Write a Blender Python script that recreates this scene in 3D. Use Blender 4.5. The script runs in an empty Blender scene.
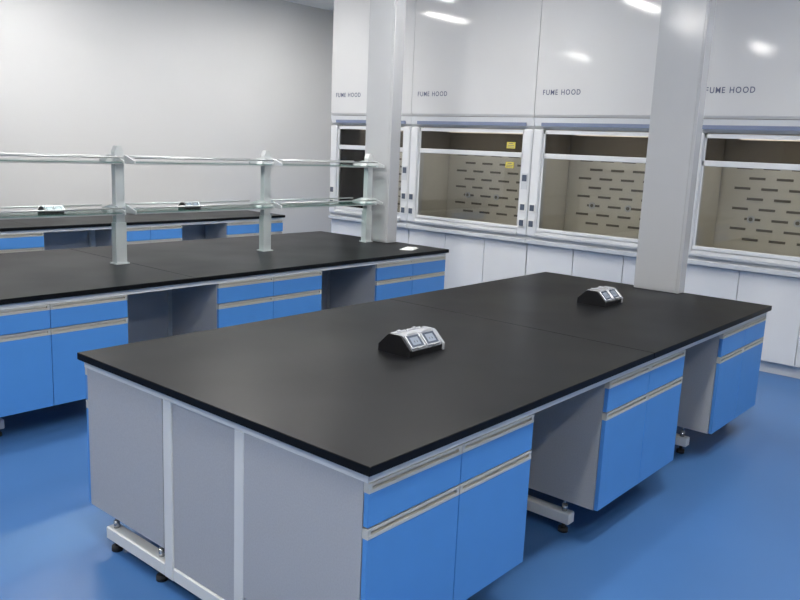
import bpy, bmesh, math
from mathutils import Matrix, Vector
C=bpy.context.scene.collection
bpy.context.scene.view_settings.view_transform='Standard'

# ---------------------------------------------------------------- materials
def mat(name,col,rough=.5,metal=0,var=.04,scale=6,bump=0,bscale=200,spec=.5,coat=0,emit=None,es=0,stretch=None):
    m=bpy.data.materials.new(name);m.use_nodes=True;nt=m.node_tree;n=nt.nodes
    b=n['Principled BSDF'];b.inputs['Roughness'].default_value=rough;b.inputs['Metallic'].default_value=metal
    b.inputs['Specular IOR Level'].default_value=spec
    if coat: b.inputs['Coat Weight'].default_value=coat;b.inputs['Coat Roughness'].default_value=.08
    tc=n.new('ShaderNodeTexCoord');nz=n.new('ShaderNodeTexNoise');nz.inputs['Scale'].default_value=scale;nz.inputs['Detail'].default_value=4
    src=tc.outputs['Object']
    if stretch:
        mp=n.new('ShaderNodeMapping');mp.inputs['Scale'].default_value=stretch;nt.links.new(src,mp.inputs['Vector']);src=mp.outputs['Vector']
    nt.links.new(src,nz.inputs['Vector'])
    r=n.new('ShaderNodeValToRGB')
    r.color_ramp.elements[0].position=.3;r.color_ramp.elements[1].position=.7
    r.color_ramp.elements[0].color=tuple(max(0,c*(1-var)) for c in col)+(1,)
    r.color_ramp.elements[1].color=tuple(min(1,c*(1+var)) for c in col)+(1,)
    nt.links.new(nz.outputs['Fac'],r.inputs['Fac']);nt.links.new(r.outputs['Color'],b.inputs['Base Color'])
    if bump:
        n2=n.new('ShaderNodeTexNoise');n2.inputs['Scale'].default_value=bscale;nt.links.new(tc.outputs['Object'],n2.inputs['Vector'])
        bp=n.new('ShaderNodeBump');bp.inputs['Strength'].default_value=bump;bp.inputs['Distance'].default_value=.002
        nt.links.new(n2.outputs['Fac'],bp.inputs['Height']);nt.links.new(bp.outputs['Normal'],b.inputs['Normal'])
    if emit:
        b.inputs['Emission Color'].default_value=emit+(1,);b.inputs['Emission Strength'].default_value=es
    return m
def s(r,g,b):
    f=lambda c:((c/255)/12.92 if c/255<=.04045 else ((c/255+.055)/1.055)**2.4)
    return (f(r),f(g),f(b))
M_top=mat('black_epoxy_resin',s(20,21,23),.36,var=.08,scale=3,bump=.02,bscale=400,spec=.07)
def scuffs(m):
    nt=m.node_tree;n=nt.nodes;b=n['Principled BSDF']
    tc=n.new('ShaderNodeTexCoord')
    vo=n.new('ShaderNodeTexNoise');vo.inputs['Scale'].default_value=1.6;vo.inputs['Detail'].default_value=2
    r=n.new('ShaderNodeMapRange');r.inputs[1].default_value=.35;r.inputs[2].default_value=.7;r.inputs[3].default_value=.32;r.inputs[4].default_value=.38
    nt.links.new(tc.outputs['Object'],vo.inputs[0]);nt.links.new(vo.outputs[0],r.inputs[0]);nt.links.new(r.outputs[0],b.inputs['Roughness'])
scuffs(M_top)
M_blue=mat('blue_laminate',s(78,140,206),.42,var=.02)
M_grey=mat('grey_laminate',s(167,169,172),.5,var=.05,scale=160)
M_white=mat('white_powder_coated_steel',s(210,212,210),.38,var=.015)
M_alu=mat('satin_aluminium',s(206,202,190),.36,metal=.3,var=.04,scale=40,stretch=(.05,8,8))
M_sill=mat('pale_metal_sill',s(196,199,202),.3,metal=.3,var=.03,scale=30)
M_floor=mat('blue_vinyl_floor',s(62,104,156),.4,var=.05,scale=1.3,bump=.04,bscale=90)
M_wall=mat('painted_plaster',s(194,195,196),.5,var=.012,scale=.8,bump=.05,bscale=120)
M_ceil=mat('ceiling_paint',s(228,229,229),.7)
M_hood=mat('glossy_white_enamel',s(192,193,194),.07,var=.01,scale=2,spec=.26)
M_hoodm=mat('satin_white_enamel',s(204,206,208),.28,var=.01)
M_ledge=mat('pale_grey_ledge',s(185,189,193),.3)
M_strip=mat('slate_blue_strip',s(112,122,146),.35)
M_beige=mat('beige_phenolic_liner',s(205,201,190),.5,var=.03)
M_slot=mat('dark_slot',s(104,99,92),.7)
M_black=mat('black_plastic',s(18,18,20),.35)
M_silver=mat('silver_plastic',s(176,179,184),.26,metal=.3)
M_disp=mat('grey_display',s(80,88,102),.22)
M_disp2=mat('pale_blue_grey_face',s(128,138,152),.3)
M_txt=mat('slate_lettering',s(78,83,108),.5)
M_yel=mat('yellow_label',s(196,182,80),.5)
M_chrome=mat('chrome',s(195,196,196),.2,metal=.85)
M_rail=mat('satin_steel_rail',s(182,185,186),.32,metal=.6)
M_rub=mat('black_rubber',s(25,25,25),.7)
M_col=mat('column_enamel',s(172,174,176),.14,var=.01,spec=.6)
M_rack=mat('rack_post_enamel',s(186,190,191),.35,var=.01)
M_paper=mat('white_paper',s(225,225,222),.7)
M_emit=mat('light_diffuser',(.9,.9,.9),.5,emit=(1,.968,.92),es=98)
M_fill=mat('hood_fill_diffuser',(.9,.9,.9),.5,emit=(1,.98,.95),es=5.5)  # glow of the added lamp that brightens hood interiors
def glass(name,tint,rough=.03,ior=1.45):
    m=bpy.data.materials.new(name);m.use_nodes=True;nt=m.node_tree;n=nt.nodes
    n.remove(n['Principled BSDF']);o=n['Material Output']
    t=n.new('ShaderNodeBsdfTransparent');t.inputs[0].default_value=tint+(1,)
    g=n.new('ShaderNodeBsdfGlossy');g.inputs['Roughness'].default_value=rough
    f=n.new('ShaderNodeFresnel');f.inputs[0].default_value=ior
    x=n.new('ShaderNodeMixShader')
    nt.links.new(f.outputs[0],x.inputs[0]);nt.links.new(t.outputs[0],x.inputs[1]);nt.links.new(g.outputs[0],x.inputs[2]);nt.links.new(x.outputs[0],o.inputs[0])
    return m
M_sash=glass('sash_glass',(.93,.93,.91),ior=1.5);M_dglass=glass('smoked_glass',(.42,.395,.36));M_shelf=glass('shelf_glass',(.84,.94,.92),rough=.1,ior=1.12)
M_gedge=mat('green_glass_edge',s(104,134,128),.4)

# ---------------------------------------------------------------- mesh helpers
def box(bm,x0,x1,y0,y1,z0,z1,mi=0,bev=0,seg=1):
    r=bmesh.ops.create_cube(bm,size=1,matrix=Matrix.Translation(((x0+x1)/2,(y0+y1)/2,(z0+z1)/2))@Matrix.Diagonal((abs(x1-x0),abs(y1-y0),abs(z1-z0),1)))
    fs={f for v in r['verts'] for f in v.link_faces}
    for f in fs: f.material_index=mi
    if bev:
        es=list({e for v in r['verts'] for e in v.link_edges})
        rr=bmesh.ops.bevel(bm,geom=es,offset=bev,segments=seg,affect='EDGES',profile=.5)
        for f in rr['faces']: f.material_index=mi
def cyl(bm,p,q,r,mi=0,seg=14,r2=None):
    p,q=Vector(p),Vector(q);d=q-p
    m=Matrix.Translation((p+q)/2)@d.to_track_quat('Z','Y').to_matrix().to_4x4()
    rr=bmesh.ops.create_cone(bm,cap_ends=True,segments=seg,radius1=r,radius2=r if r2 is None else r2,depth=d.length,matrix=m)
    for f in {f for v in rr['verts'] for f in v.link_faces}: f.material_index=mi
def prism(bm,pts,axis,a,b,mi=0):
    def mk(t,u,v): 
        return {'x':(t,u,v),'y':(u,t,v),'z':(u,v,t)}[axis]
    A=[bm.verts.new(mk(a,u,v)) for u,v in pts];B=[bm.verts.new(mk(b,u,v)) for u,v in pts]
    fs=[bm.faces.new(A),bm.faces.new(B[::-1])]
    n=len(pts)
    for i in range(n): fs.append(bm.faces.new((A[i],B[i],B[(i+1)%n],A[(i+1)%n])))
    for f in fs: f.material_index=mi
    bmesh.ops.recalc_face_normals(bm,faces=fs)
def empty(name,loc,label,cat,group=None,rot=0,parent=None):
    e=bpy.data.objects.new(name,None);e.empty_display_size=.1;e.location=loc;e.rotation_euler=(0,0,rot)
    C.objects.link(e)
    e['label']=label;e['category']=cat
    if group:e['group']=group
    return e
def part(parent,name,fn,mats,label=None,smooth=False,loc=None):
    bm=bmesh.new();fn(bm)
    me=bpy.data.meshes.new(name);bm.to_mesh(me);bm.free()
    for m in (mats if isinstance(mats,(list,tuple)) else [mats]): me.materials.append(m)
    if smooth:
        for p in me.polygons:p.use_smooth=True
    o=bpy.data.objects.new(name,me);C.objects.link(o)
    if parent is not None:o.parent=parent
    if loc:o.location=loc
    if label:o['label']=label
    return o
def copy_tree(src,loc,rot=None,label=None):
    def rec(o,par):
        c=o.copy();C.objects.link(c)
        if par is not None:
            c.parent=par;c.matrix_parent_inverse=o.matrix_parent_inverse.copy()
        for ch in list(o.children): rec(ch,c)
        return c
    n=rec(src,None);n.location=loc
    if rot is not None:n.rotation_euler=(0,0,rot)
    if label:n['label']=label
    return n

# ---------------------------------------------------------------- room shell
XW,YW,ZC=7.6,7.8,3.78;XB,YB=-5,-4
def struct(name,bx,m,mats=None):
    o=part(None,name,lambda bm:box(bm,*bx),m);o['kind']='structure';return o
struct('floor',(XB-.1,XW+.1,YB-.1,YW+.1,-.1,0),M_floor)
struct('ceiling',(XB-.1,XW+.1,YB-.1,YW+.1,ZC,ZC+.1),M_ceil)
struct('wall_north',(XB,XW,YW,YW+.1,0,ZC),M_wall)
struct('wall_east',(XW,XW+.1,YB,YW,0,ZC),M_wall)
struct('wall_south',(XB,XW,YB-.1,YB,0,ZC),M_wall)
struct('wall_west',(XB-.1,XB,YB,YW,0,ZC),M_wall)
struct('baseboard_north',(XB,XW,YW-.015,YW,0,.1),M_white)
struct('baseboard_east',(XW-.015,XW,YB,YW-.015,0,.1),M_white)

# ---------------------------------------------------------------- ceiling lights
def light_fix(loc):
    e=empty('ceiling_light',loc,'slim rectangular white LED ceiling light','ceiling light','ceiling panel lights')
    def fr(bm):
        for b in [(-.52,.52,-.13,-.11),(-.52,.52,.11,.13)]: box(bm,*b,-.03,0)
        for b in [(-.52,-.5,-.11,.11),(.5,.52,-.11,.11)]: box(bm,*b,-.03,0)
    part(e,'frame',fr,M_white)
    part(e,'diffuser',lambda bm:box(bm,-.5,.5,-.11,.11,-.022,-.004),M_emit)
    return e
L0=light_fix((1.85,3.4,ZC))
for p in [(-2.8,3.3),(-2.8,6.9),(2.2,6.45),(5.9,6.0),(3.8,5.5),(3.5,2.6),(-2.8,-.6),(1.7,-.6),(4.2,-1.4),(-.6,.6),(-.6,-2.4)]:  # some follow hood reflections; several more are added to fill walls and benches
    copy_tree(L0,(p[0],p[1],ZC))

# ---------------------------------------------------------------- benches
H=.85
def cabinet(w,depth,loc,rot=0,label='blue-fronted grey lab base cabinet with aluminium handles',group='under-bench cabinets'):
    e=empty('base_cabinet',loc,label,'cabinet',group,rot)
    z0,z1=.17,.786
    def body(bm):
        box(bm,0,.018,.022,depth,z0,z1);box(bm,w-.018,w,.022,depth,z0,z1)
        box(bm,.018,w-.018,depth-.015,depth,z0,z1);box(bm,.018,w-.018,.022,depth-.015,z0,z0+.018)
        box(bm,.018,w-.018,.022,depth-.015,z1-.018,z1)
        box(bm,w/2-.009,w/2+.009,.024,depth-.015,z0+.018,z1-.018)
        box(bm,.018,w-.018,.026,.05,.6,.645)
    part(e,'body',body,M_grey)
    g=.002
    for i in range(2):
        a=i*w/2+g;b=(i+1)*w/2-g
        d=part(e,'drawer',lambda bm:(box(bm,a,b,0,.02,.643,.752,bev=.0015),box(bm,a+.03,b-.03,.019,.3,.66,.74)),M_blue)
        def hnd(bm,zt,zb):
            box(bm,a,b,.013,.022,zb,zt)
            box(bm,a,b,-.001,.0135,zt-.008,zt)
            box(bm,a,b,-.001,.0135,zb,zb+.011)
            box(bm,a,a+.015,.0,.0135,zb+.010,zt-.007)
            box(bm,b-.015,b,.0,.0135,zb+.010,zt-.007)
        part(d,'handle',lambda bm:hnd(bm,.785,.753),[M_alu,M_white],'flush satin aluminium channel pull')
        dr=part(e,'door',lambda bm:box(bm,a,b,0,.02,z0+.002,.604,bev=.0015),M_blue)
        part(dr,'handle',lambda bm:hnd(bm,.638,.605),[M_alu,M_white],'flush satin aluminium channel pull')
    return e
def frame(loc,L,W,d,xs,label):
    e=empty('bench_frame',loc,label,'bench frame')
    pw=.055
    yA,yB=d+.022,W-d-.022-pw
    def rails(bm):
        for y in (.022,W-.062): box(bm,.02,L-.02,y,y+.04,.787,.8185)
        for x in (.02,L-.06): box(bm,x,x+.04,.062,W-.062,.787,.8185)
        for x in xs[1:-1]: box(bm,x,x+.04,.062,W-.062,.787,.8185)
    part(e,'top_rail',rails,M_white)
    for x in xs:
        for y in (yA,yB):
            part(e,'post',lambda bm:box(bm,x,x+pw,y,y+pw,.05,.786,bev=.003),M_white)
        part(e,'cross_rail',lambda bm:box(bm,x+.001,x+pw-.001,yA+pw+.0005,yB-.0005,.05,.105,bev=.004),M_white)
        for (a,b) in ((.16,yA-.001),(yB+pw+.001,W-.16)):
            part(e,'foot_beam',lambda bm:box(bm,x,x+pw,a,b,.05,.105,bev=.004),M_white)
            yy=(a+.04) if a<.5 else (b-.04)
            yi=(b-.06) if a<.5 else (a+.06)
            for q in (yy,yi):
                part(e,'levelling_foot',lambda bm:(cyl(bm,(x+pw/2,q,0),(x+pw/2,q,.02),.024),cyl(bm,(x+pw/2,q,.018),(x+pw/2,q,.052),.009)),M_rub,'black rubber levelling foot',True)
                part(e,'support_stud',lambda bm:(cyl(bm,(x+pw/2,q,.104),(x+pw/2,q,.137),.013),cyl(bm,(x+pw/2,q,.135),(x+pw/2,q,.169),.008)),M_chrome,'chrome height-adjusting stud',True)
    for x in (.03,L-.045):
        part(e,'end_panel',lambda bm:box(bm,x,x+.015,yA+pw+.001,yB-.001,.107,.786),M_grey,'grey laminate end infill panel')
    for y in (yA+pw,yB-.015):
        part(e,'back_panel',lambda bm:box(bm,.09,L-.09,y+.001,y+.014,.17,.786),M_grey,'grey laminate kneehole panel')
    return e
def worktop(loc,L,W,label,seams=()):
    def f(bm):
        box(bm,0.0015,L-.0015,0.0015,W-.0015,.819,.8465)
        xs=[0]+list(seams)+[L]
        for i in range(len(xs)-1):
            a=xs[i]+(.0011 if i else 0);b=xs[i+1]-(.0011 if i<len(xs)-2 else 0)
            box(bm,a,b,0,W,.8195,H,bev=.0018,seg=1)
    e=part(None,'worktop',f,M_top)
    e.location=loc;e['label']=label;e['category']='worktop'
    return e
LI,WI=3.865,1.696
worktop((0,0,0),LI,WI,'long matt black epoxy worktop on the island bench beside the column',(2.0,))
frame((0,0,0),LI,WI,.58,[.022,1.585,3.03,LI-.08],'white steel frame with foot beams under the island worktop')
for x0,x1 in ((.021,.95),(1.58,2.46),(3.03,3.844)):
    cabinet(x1-x0,.58,(x0,.02,0))
cabinet(.929,.58,(.95,WI-.02,0),math.pi)
Y2=2.98;L2=5.7;W2=1.72;X2=4.3-L2
worktop((X2,Y2,0),L2,W2,'long matt black worktop carrying the glass reagent rack',(2.9,))
frame((X2,Y2,0),L2,W2,.56,[.022,1.63,3.1,4.75,L2-.08],'white steel frame under the reagent rack bench')
for x0,x1 in ((-1.2,-.55),(.02,1.01),(1.70,2.69),(3.33,4.28)):
    cabinet(x1-x0,.56,(x0,Y2+.02,0))
Y3=6.3;W3=1.3;X3=-.9;L3=6.1
worktop((X3,Y3,0),L3,W3,'long matt black worktop on the bench by the plain grey wall',(2.9,))
frame((X3,Y3,0),L3,W3,.44,[.022,1.5,3.7,L3-.08],'white steel frame under the bench by the grey wall')
for x0,x1 in ((-.4,.45),(1.15,2.07),(2.85,3.67),(4.3,5.18)):
    cabinet(x1-x0,.44,(x0,Y3+.02,0))

# ---------------------------------------------------------------- columns
def column(x0,x1,y0,y1,label):
    e=empty('service_column',((x0+x1)/2,(y0+y1)/2,H),label,'column','service columns')
    hx,hy=(x1-x0)/2,(y1-y0)/2;h=ZC-H
    part(e,'column_body',lambda bm:box(bm,-hx,hx,-hy,hy,.0,h,bev=.006,seg=2),M_col)
    part(e,'cover_plate',lambda bm:box(bm,-hx-.004,-hx,-hy+.02,hy-.02,.02,h-.02),M_col)
column(3.76,3.87,.585,.915,'tall pale grey steel service column on the island worktop end')
column(4.12,4.26,3.60,3.93,'tall pale grey steel service column behind the reagent rack')

# ---------------------------------------------------------------- reagent rack
YR=3.79
rack=empty('reagent_rack',(0,YR,H),'two-tier glass reagent rack with white posts and steel rails','shelf')
posts=[.12,1.42,2.77,4.03]
zl=[.385,.735]
def post(bm):
    box(bm,-.042,.042,-.03,.03,0,.30,bev=.002)
    box(bm,-.035,.035,-.026,.026,.30,.80,bev=.002)
    box(bm,-.054,.054,-.043,.043,0,.01)
    prism(bm,[(-.035,.799),(.035,.799),(.016,.84),(-.016,.84)],'y',-.026,.026)
def arm(bm,z):
    for a,b in ((-.048,-.037),(.037,.048)):
        prism(bm,[(-.16,z-.018),(.16,z-.018),(.16,z+.006),(.04,z+.04),(-.04,z+.04),(-.16,z+.006)],'x',a,b)
    prism(bm,[(-.072,z-.018),(.072,z-.018),(.072,z-.006),(.046,z+.036),(-.046,z+.036),(-.072,z-.006)],'y',-.032,.032)
for px in posts:
    part(rack,'post',post,M_rack,loc=(px,0,0))
    for z in zl: part(rack,'shelf_bracket',lambda bm:arm(bm,z),M_rack,loc=(px,0,0))
for i in range(3):
    a,b=posts[i]+.055,posts[i+1]-.055
    for z in zl:
        part(rack,'glass_shelf',lambda bm:(box(bm,a,b,-.145,.145,z-.009,z-.003),box(bm,a,b,-.149,-.145,z-.009,z-.003,1),box(bm,a,b,.145,.149,z-.009,z-.003,1)),[M_shelf,M_gedge],'clear greenish glass shelf')
        for y in (-.153,.153):
            part(rack,'guard_rail',lambda bm:(cyl(bm,(a-.01,y,z+.028),(b+.01,y,z+.028),.006)),M_rail,'slim steel guard rail',True)
            part(rack,'shelf_rail',lambda bm:box(bm,a-.01,b+.01,y-.003,y+.003,z-.018,z-.010),M_rail,'slim steel shelf edge rail')

# ---------------------------------------------------------------- desk sockets
def socket_unit(loc,label):
    e=empty('desk_socket',loc,label,'power socket','bench-top power sockets')
    e.scale=(.9,.9,.95)
    hl=.125
    prof=[(-.095,.012),(.095,.012),(.095,.03),(.04,.084),(.03,.088),(-.03,.088),(-.04,.084),(-.095,.03)]
    part(e,'body',lambda bm:prism(bm,prof,'x',-hl,hl),M_silver,'silver sloped housing')
    big=[(-.105,0),(.105,0),(.105,.034),(.045,.088),(.034,.094),(-.034,.094),(-.045,.088),(-.105,.034)]
    for sx in (-1,1):
        part(e,'end_cap',lambda bm:prism(bm,big,'x',sx*hl,sx*(hl+.014)),M_black if sx<0 else M_silver,'end cap')
    part(e,'base',lambda bm:box(bm,-hl,hl,-.1,.1,0,.026),M_black,'black base')
    for sy in (-1,1):
        ang=math.atan2(.058,.06)
        for sx in (-1,1):
            def sock(bm):
                box(bm,-.055,.055,-.04,-.032,0,.011,0,bev=.0025,seg=2);box(bm,-.055,.055,.032,.04,0,.011,0,bev=.0025,seg=2)
                box(bm,-.055,-.047,-.035,.035,0,.011,0,bev=.0025,seg=2);box(bm,.047,.055,-.035,.035,0,.011,0,bev=.0025,seg=2)
                box(bm,-.048,.048,-.033,.033,0,.008,1)
                box(bm,-.030,.030,-.021,.021,.008,.0095,3)
                box(bm,-.012,-.009,-.010,.002,.0095,.0102,2);box(bm,.009,.012,-.010,.002,.0095,.0102,2)
                cyl(bm,(-.03,.041,.009),(.03,.041,.009),.004,0,8)
                box(bm,-.012,.012,-.044,-.038,.004,.013,0)
            o=part(e,'socket_cover',sock,[M_silver,M_disp,M_black,M_disp2],'hinged silver cover with blue-grey socket')
            o.location=(sx*.06,sy*.065,.0595)
            o.rotation_euler=(-ang,0,0) if sy>0 else (ang,0,0)
    return e
S0=socket_unit((1.145,.80,H),'silver and black sloped desk socket on the island worktop')
copy_tree(S0,(3.0,.79,H),label='silver and black sloped desk socket near the column')
for x in (.93,2.02):
    c=copy_tree(S0,(x,YR,H+zl[0]-.0025),label='small silver and black socket on the lower glass shelf')
    c.scale=(.5,.5,.5)
pp=part(None,'paper_note',lambda bm:(box(bm,-.1,.1,-.06,.06,0,.004),box(bm,-.06,.08,-.05,.04,.004,.012)),M_paper)
pp.location=(3.98,3.2,H);pp.rotation_euler=(0,0,.4);pp['label']='small white papers lying on the black worktop';pp['category']='paper'

# ---------------------------------------------------------------- fume hoods
XH=5.377
def text_mesh(body,size,gap,space):
    bmx=bmesh.new();x=0
    for ch in body:
        if ch==' ': x+=space;continue
        cu=bpy.data.curves.new('lettering','FONT');cu.body=ch;cu.size=size;cu.extrude=.0006;cu.offset=.0009
        o=bpy.data.objects.new('tmp',cu);C.objects.link(o)
        dg=bpy.context.evaluated_depsgraph_get()
        me=bpy.data.meshes.new_from_object(o.evaluated_get(dg));bpy.data.objects.remove(o)
        me.transform(Matrix.Diagonal((.86,1,1,1)))
        xs=[v.co.x for v in me.vertices];mn,mx=min(xs),max(xs)
        me.transform(Matrix.Translation((x-mn,-size*.35,0)))
        bmx.from_mesh(me);x+=(mx-mn)+gap
    bmesh.ops.translate(bmx,verts=bmx.verts,vec=(-(x-gap)/2,0,0))
    me=bpy.data.meshes.new('lettering');bmx.to_mesh(me);bmx.free()
    me.materials.clear();me.materials.append(M_txt)
    for p in me.polygons:p.material_index=0
    return me
TXT=text_mesh('FUME HOOD',.070,.0125,.026)
def hood(yhi,w,label):
    e=empty('fume_hood',(XH,yhi-w,0),label,'fume hood','row of fume hoods')
    D=1.0;g=.003;PW=.11
    part(e,'base_body',lambda bm:(box(bm,.07,D,g,w-g,.1,.855),box(bm,.12,D-.05,.02,w-.02,0,.1)),M_hoodm)
    n=3 if w>1.4 else 2
    for i in range(n):
        a=g+i*(w-2*g)/n+.003;b=g+(i+1)*(w-2*g)/n-.003
        dr=part(e,'door',lambda bm:box(bm,.05,.07,a,b,.11,.85,bev=.003),M_hoodm)
    part(e,'work_ledge',lambda bm:(box(bm,0,D,g,w-g,.857,.90,bev=.006,seg=2),box(bm,.03,D,g,w-g,.899,.93)),M_ledge,'pale grey ledge and work surface')
    part(e,'airfoil_sill',lambda bm:prism(bm,[(-.005,.935),(.10,.935),(.10,.985),(.03,.985),(-.005,.955)],'y',PW,w-PW),M_sill,'pale metal air sill')
    for side in (0,1):
        y0=g if side==0 else w-PW
        y1=PW if side==0 else w-g
        p=part(e,'side_post',lambda bm:box(bm,0,.14,y0,y1,.931,2.0,bev=.02,seg=4),M_hoodm)
        yc=(y0+y1)/2
        for z in (1.06,1.22):
            part(p,'socket',lambda bm:(box(bm,-.006,0.001,yc-.036,yc+.036,z-.045,z+.045,0),box(bm,-.012,-.006,yc-.024,yc+.024,z-.03,z+.03,1)),[M_white,M_disp],'dark grey flush socket')
        if side==0:
            part(p,'control_panel',lambda bm:(box(bm,-.006,.001,yc-.035,yc+.035,1.40,1.56,0),box(bm,-.009,-.006,yc-.026,yc+.026,1.48,1.545,1)),[M_ledge,M_disp],'small grey control display')
    part(e,'header',lambda bm:prism(bm,[(.0,2.112),(.02,2.03),(.06,2.001),(.5,2.001),(.5,2.112)],'y',g,w-g),M_hoodm)
    part(e,'vent_strip',lambda bm:box(bm,.004,.03,PW*.8,w-PW*.8,2.028,2.062),M_strip,'slate blue vent strip')
    f=part(e,'fascia_panel',lambda bm:prism(bm,[(.0,2.14),(.012,2.118),(.05,2.114),(.05,3.6),(.0,3.6)],'y',g,w-g),M_hood,'glossy white upper panel')
    t=bpy.data.objects.new('lettering',TXT);C.objects.link(t);t.parent=f
    t.matrix_local=Matrix(((0,0,-1,-.0012),(-1,0,0,w-.288),(0,1,0,2.352),(0,0,0,1)))
    t['label']='slate grey FUME HOOD lettering'
    part(e,'upper_body',lambda bm:(box(bm,.052,D,g,w-g,2.114,3.6),box(bm,.5,D,g,w-g,2.001,2.115)),M_hoodm)
    BX=.62;q=.08
    def lin(bm):
        box(bm,.141,.97,g,q,.931,1.999);box(bm,.141,.97,w-q,w-g,.931,1.999)
        box(bm,BX+.02,BX+.04,q-.001,w-q+.001,.931,1.999)
        box(bm,.12,BX+.021,q-.001,w-q+.001,1.98,1.999);box(bm,.12,BX+.021,q-.001,w-q+.001,.931,.94)
    part(e,'lining',lin,M_beige,'beige interior lining')
    part(e,'hood_fill_lamp',lambda bm:box(bm,.25,.35,w*.5-.46,w*.5+.46,1.955,1.979),M_fill,'added fill lamp inside the hood')  # added light source, lifts the dark hood interior
    def baf(bm):
        box(bm,BX,BX+.015,PW,w-PW,.96,1.95)
        for r in range(8):
            z=1.07+r*.092
            y=PW+.06+(0.12 if r%2 else 0)
            while y+.14<w-PW-.03:
                box(bm,BX-.004,BX+.002,y,y+.14,z-.011,z+.011,1);y+=.235
        for cy_,cz_ in ((.5,1.255),(.25,1.255),(.75,1.255)):
            cyl(bm,(BX-.01,w*cy_,cz_),(BX+.002,w*cy_,cz_),.034,2,20)
            cyl(bm,(BX-.012,w*cy_,cz_),(BX-.01,w*cy_,cz_),.018,1,20)
    part(e,'baffle',baf,[M_beige,M_slot,M_ledge],'beige baffle with staggered dark slots')
    def sashf(bm):
        box(bm,.03,.06,PW,w-PW,1.715,1.765,bev=.004)
        box(bm,.03,.06,PW,PW+.02,.987,1.99);box(bm,.03,.06,w-PW-.02,w-PW,.987,1.99)
        box(bm,.03,.06,PW,w-PW,1.955,1.99)
        box(bm,.02,.06,PW,w-PW,.987,1.022,bev=.005)
    sf=part(e,'sash_frame',sashf,M_hoodm,'white sash frame')
    part(sf,'window_glass',lambda bm:box(bm,.042,.047,PW+.02,w-PW-.02,1.765,1.955),M_dglass,'smoked upper glass')
    part(sf,'sash_glass',lambda bm:box(bm,.042,.047,PW+.02,w-PW-.02,1.022,1.715),M_sash,'clear lower sash glass')
    return e,sf
def labels_on(e,sf,w):
    for z in (1.83,1.63):
        def lab(bm):
            y=.14+.13
            box(bm,.036,.041,y-.05,y+.05,z-.028,z+.035,0)
            box(bm,.035,.0365,y-.038,y+.038,z-.018,z-.012,1);box(bm,.035,.0365,y-.038,y+.038,z-.002,z+.004,1)
            box(bm,.035,.0365,y-.025,y+.025,z+.017,z+.024,1)
        part(sf,'warning_label',lab,[M_yel,M_txt],'yellow warning label')
e1,s1=hood(5.70,1.28,'narrower white fume hood at the end of the row')
e2,s2=hood(4.42,1.59,'white fume hood with yellow labels on its sash')
labels_on(e2,s2,1.59)
e3,s3=hood(2.83,1.59,'white fume hood with beige slotted baffle, beside the column')
e4,s4=hood(1.24,1.59,'white fume hood with beige slotted baffle')

# ---------------------------------------------------------------- camera
yaw,pitch,roll=.7026,-.1891,.04318
f=Vector((math.cos(yaw)*math.cos(pitch),math.sin(yaw)*math.cos(pitch),math.sin(pitch)))
r=Vector((math.sin(yaw),-math.cos(yaw),0));u=r.cross(f)
r2=math.cos(roll)*r+math.sin(roll)*u;u2=-math.sin(roll)*r+math.cos(roll)*u
cd=bpy.data.cameras.new('camera');cam=bpy.data.objects.new('camera',cd);C.objects.link(cam)
R=Matrix((r2,u2,-f)).transposed()
cam.matrix_world=Matrix.Translation((-1.611,-1.451,1.761))@R.to_4x4()
cd.sensor_width=36;cd.lens=795.3/800*36
bpy.context.scene.camera=cam
w=bpy.data.worlds.new('world');bpy.context.scene.world=w;w.use_nodes=True
w.node_tree.nodes['Background'].inputs[0].default_value=(.8,.85,.9,1);w.node_tree.nodes['Background'].inputs[1].default_value=.3
